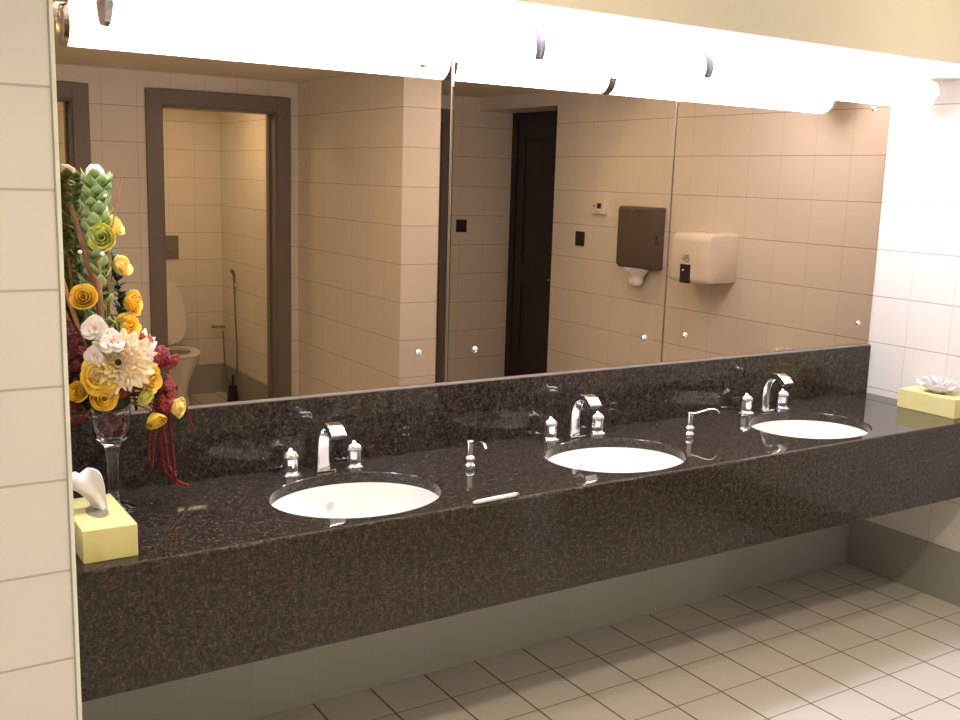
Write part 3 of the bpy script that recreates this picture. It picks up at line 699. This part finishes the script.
def orchid(name, label, path, mt, n, size, grp, spread=.02):
    L0 = Vector(path[0]); P = [Vector(p)-L0 for p in path]
    R = thing(name, label, 'orchid', path[0], 0, grp)
    MB().tube(P, .0022, 6).build('stem', M['crimson'], R, smooth=True)
    m = MB()
    for k in range(n):
        t = (.15+.85*k/n)*(len(P)-1); i = min(int(t), len(P)-2); p = P[i].lerp(P[i+1], t-i)
        d = Vector((random.uniform(-1, 1), random.uniform(-1.3, .2), random.uniform(-.6, .8))).normalized()
        c = p+d*spread*random.uniform(.5, 1.2); q = Matrix.Translation(c) @ d.to_track_quat('Z', 'Y').to_matrix().to_4x4()
        s0 = len(m.v); sz = size*random.uniform(.8, 1.15); a0 = random.random()*6
        for j in range(5):
            m.grid(lambda u, v, j=j: ((sz*v)*math.cos(a0+2*PI*j/5)-(u-.5)*1.1*sz*math.sin(PI*min(1, .1+.8*v))*math.sin(a0+2*PI*j/5),
                                      (sz*v)*math.sin(a0+2*PI*j/5)+(u-.5)*1.1*sz*math.sin(PI*min(1, .1+.8*v))*math.cos(a0+2*PI*j/5), .25*sz*math.sin(v*2.6)-.1*sz*v+.12*sz*(2*u-1)**2), 3, 3)
        m.ball((0, 0, sz*.18), sz*.2, 6, 4, mi=1)
        m.xf(q, s0)
    m.build('florets', [mt, M['orange']], R, smooth=True, solid=.0006)
    return R
OG = 'dark red orchid sprays in the vase'
orchid('orchid_spray', 'deep burgundy orchid spray reaching left beside the tiled wall edge', [(-3.26, -.18, 1.09), (-3.30, -.20, 1.15), (-3.345, -.2, 1.22), (-3.36, -.19, 1.28)], M['burgundy'], 60, .018, OG, .042)
orchid('orchid_spray', 'burgundy orchid spray drooping left of the vase bowl', [(-3.26, -.18, 1.09), (-3.30, -.2, 1.10), (-3.325, -.2, 1.07), (-3.35, -.2, 1.06)], M['burgundy'], 30, .015, OG, .03)
orchid('orchid_spray', 'crimson orchid spray arching up and right beside the white ruffled bloom', [(-3.24, -.18, 1.10), (-3.18, -.19, 1.17), (-3.14, -.2, 1.20), (-3.10, -.19, 1.185)], M['crimson'], 42, .017, OG, .026)
orchid('orchid_spray', 'crimson orchid spray hanging low between the two lowest roses', [(-3.23, -.18, 1.10), (-3.16, -.2, 1.14), (-3.12, -.2, 1.11), (-3.125, -.21, 1.06)], M['crimson'], 40, .016, OG, .026)
orchid('orchid_spray', 'orange-red orchid spray beside the golden rose over the white bloom', [(-3.23, -.18, 1.12), (-3.20, -.2, 1.20), (-3.165, -.215, 1.245)], M['orange'], 26, .015, OG, .022)
orchid('orchid_spray', 'small crimson blossoms between the golden roses and the vase rim', [(-3.25, -.19, 1.08), (-3.25, -.235, 1.11), (-3.235, -.25, 1.12)], M['crimson'], 14, .012, OG, .018)
# petals lying inside the vase bowl
m = MB()
for k in range(110):
    a = random.random()*6.3; zz = random.uniform(.20, .262); rr = (.038 if zz > .215 else .024)*math.sqrt(random.random()); s0 = len(m.v)
    m.grid(lambda u, v: ((u-.5)*.014, (v-.5)*.012, .003*math.sin(u*3)), 2, 2)
    m.xf(Matrix.Translation((VX+rr*math.cos(a), VY+rr*math.sin(a), ZC+zz)) @ Matrix.Rotation(a*3, 4, 'X') @ Matrix.Rotation(a*5, 4, 'Y'), s0)
o = m.build('loose_petals', [M['crimson']], None, smooth=True, solid=.0005); o['kind'] = 'stuff'; tag(o, 'loose dark red petals filling the bowl of the glass vase', 'petals')

# twigs and sticks
def stick(name, pts, rads, mt, label, grp):
    L0 = Vector(pts[0]); o = MB().tube([Vector(p)-L0 for p in pts], rads, 8).build(name, mt, None, smooth=True); o.location = L0; tag(o, label, 'twig', grp)
TG = 'twigs and sticks in the vase'
stick('twig', [(-3.262, -.19, 1.11), (-3.268, -.215, 1.20), (-3.275, -.225, 1.29), (-3.278, -.22, 1.35), (-3.283, -.215, 1.40), (-3.29, -.21, 1.41), (-3.304, -.205, 1.46), (-3.318, -.2, 1.53), (-3.331, -.195, 1.578)], [.007, .008, .008, .0085, .009, .0075, .007, .0065, .005], M['twig'], 'thick brown bent twig crossing in front of the green spike', TG)
stick('twig', [(-3.255, -.19, 1.11), (-3.272, -.205, 1.40), (-3.272, -.20, 1.47), (-3.263, -.195, 1.52), (-3.258, -.195, 1.61)], [.003, .005, .005, .0028, .002], M['stick'], 'thin upright tan stick rising between the green spike and the top roses', TG)
stick('twig', [(-3.25, -.18, 1.11), (-3.243, -.185, 1.45), (-3.237, -.19, 1.513), (-3.208, -.19, 1.645)], [.0025, .0025, .0026, .0022], M['stick'], 'thin tan stick leaning right above the top roses', TG)
stick('twig', [(-3.27, -.19, 1.12), (-3.326, -.205, 1.279), (-3.362, -.205, 1.415)], [.004, .0055, .0055], M['stick'], 'longer tan cane leaning left toward the tiled wall', TG)
stick('twig', [(-3.275, -.185, 1.12), (-3.335, -.19, 1.275), (-3.375, -.19, 1.37)], [.004, .0045, .0045], M['stick'], 'shorter tan cane leaning left, lower than the longer cane', TG)
stick('twig', [(-3.275, -.165, 1.12), (-3.325, -.17, 1.32), (-3.335, -.17, 1.45)], [.003, .004, .003], M['twig'], 'dark thin branch behind the canes on the far left', TG)
for k, (x, y, z, lb) in enumerate([(-3.253, -.205, 1.603, 'pearl bead near the tip of the tall thin stick'), (-3.268, -.225, 1.463, 'pearl bead beside the brown twig under the green-tinged rose'), (-3.318, -.22, 1.467, 'pearl bead on the outer side of the bent twig')]):
    o = MB().ball((0, 0, 0), .0052, 12, 8).build('pearl_bead', M['gypsum'], None, smooth=True); o.location = (x, y, z); tag(o, lb, 'bead', 'pearl beads among the twigs')

# hanging red tassels
def tassel(pts, r, label):
    L0 = Vector(pts[0]); R = thing('amaranth_tassel', label, 'flower', pts[0], 0, 'hanging red tassel flowers'); P = [Vector(p)-L0 for p in pts]
    m = MB(); fine = []
    for i in range(len(P)-1):
        for t in range(8): fine.append(P[i].lerp(P[i+1], t/8))
    fine.append(P[-1])
    m.tube(fine, [r*(.75+.35*math.sin(i*1.9)+.12*math.sin(i*4.3)) for i in range(len(fine)-1)]+[r*.3], 7); m.build('tassel', M['amaranth'], R, smooth=True)
    e = FO-L0; a = Vector((0, 0, 0)); c = Vector((e.x*.3, e.y*.3, .04))
    MB().tube([a.lerp(c, t).lerp(c.lerp(e, t), t) for t in (0, .2, .4, .6, .8, 1)], .0016, 6).build('stem', M['crimson'], R, smooth=True)
tassel([(-3.118, -.20, 1.075), (-3.133, -.20, .973), (-3.122, -.19, .887), (-3.088, -.175, .846), (-3.046, -.15, .824)], .0052, 'longest red tassel curling onto the counter to the right')
tassel([(-3.110, -.19, 1.07), (-3.100, -.19, .98), (-3.092, -.18, .88), (-3.088, -.178, .86)], .0048, 'red tassel hanging straight, rightmost of the long ones')
tassel([(-3.130, -.205, 1.07), (-3.120, -.205, .97), (-3.112, -.195, .90), (-3.080, -.175, .845), (-3.062, -.16, .832)], .0050, 'red tassel hanging between the longest and the straight one')
tassel([(-3.140, -.205, 1.06), (-3.148, -.205, .98), (-3.156, -.20, .895)], .0038, 'thinner red tassel at the left of the bunch')
tassel([(-3.150, -.21, 1.06), (-3.162, -.21, .99), (-3.166, -.205, .92)], .0032, 'thinnest red tassel nearest the vase stem')
tassel([(-3.075, -.20, 1.085), (-3.058, -.19, 1.05), (-3.038, -.18, .985)], .0035, 'short red tassel hanging apart beyond the rightmost rose')

# ------------------------------------------------------------------ camera and colour
cam = bpy.data.cameras.new('camera'); co = bpy.data.objects.new('camera', cam); COL.objects.link(co)
cam.sensor_fit = 'HORIZONTAL'; cam.sensor_width = 36; cam.lens = 1024.3454/960*36; cam.clip_start = .02
yaw, pit, rol = (math.radians(v) for v in (32.6364, 9.9555, 1.7085))
Fw = Vector((math.sin(yaw)*math.cos(pit), math.cos(yaw)*math.cos(pit), -math.sin(pit)))
R0 = Vector((math.cos(yaw), -math.sin(yaw), 0)); U0 = R0.cross(Fw)
Rr = math.cos(rol)*R0+math.sin(rol)*U0; Uu = -math.sin(rol)*R0+math.cos(rol)*U0
mw = Matrix((Rr, Uu, -Fw)).transposed().to_4x4(); mw.translation = Vector((-3.8353, -2.8366, 1.66704))
co.matrix_world = mw
sc = bpy.context.scene; sc.camera = co
wd = bpy.data.worlds.new('world'); sc.world = wd; wd.use_nodes = True
wd.node_tree.nodes['Background'].inputs[0].default_value = (.02, .018, .015, 1)
vs = sc.view_settings; vs.view_transform = 'Standard'; vs.look = 'None'; vs.gamma = 1; vs.use_curve_mapping = False; vs.exposure = .7
sc.cycles.max_bounces = 10; sc.cycles.glossy_bounces = 6; sc.cycles.transmission_bounces = 8; sc.cycles.diffuse_bounces = 5
sc.cycles.use_denoising = True; sc.cycles.sample_clamp_indirect = 6
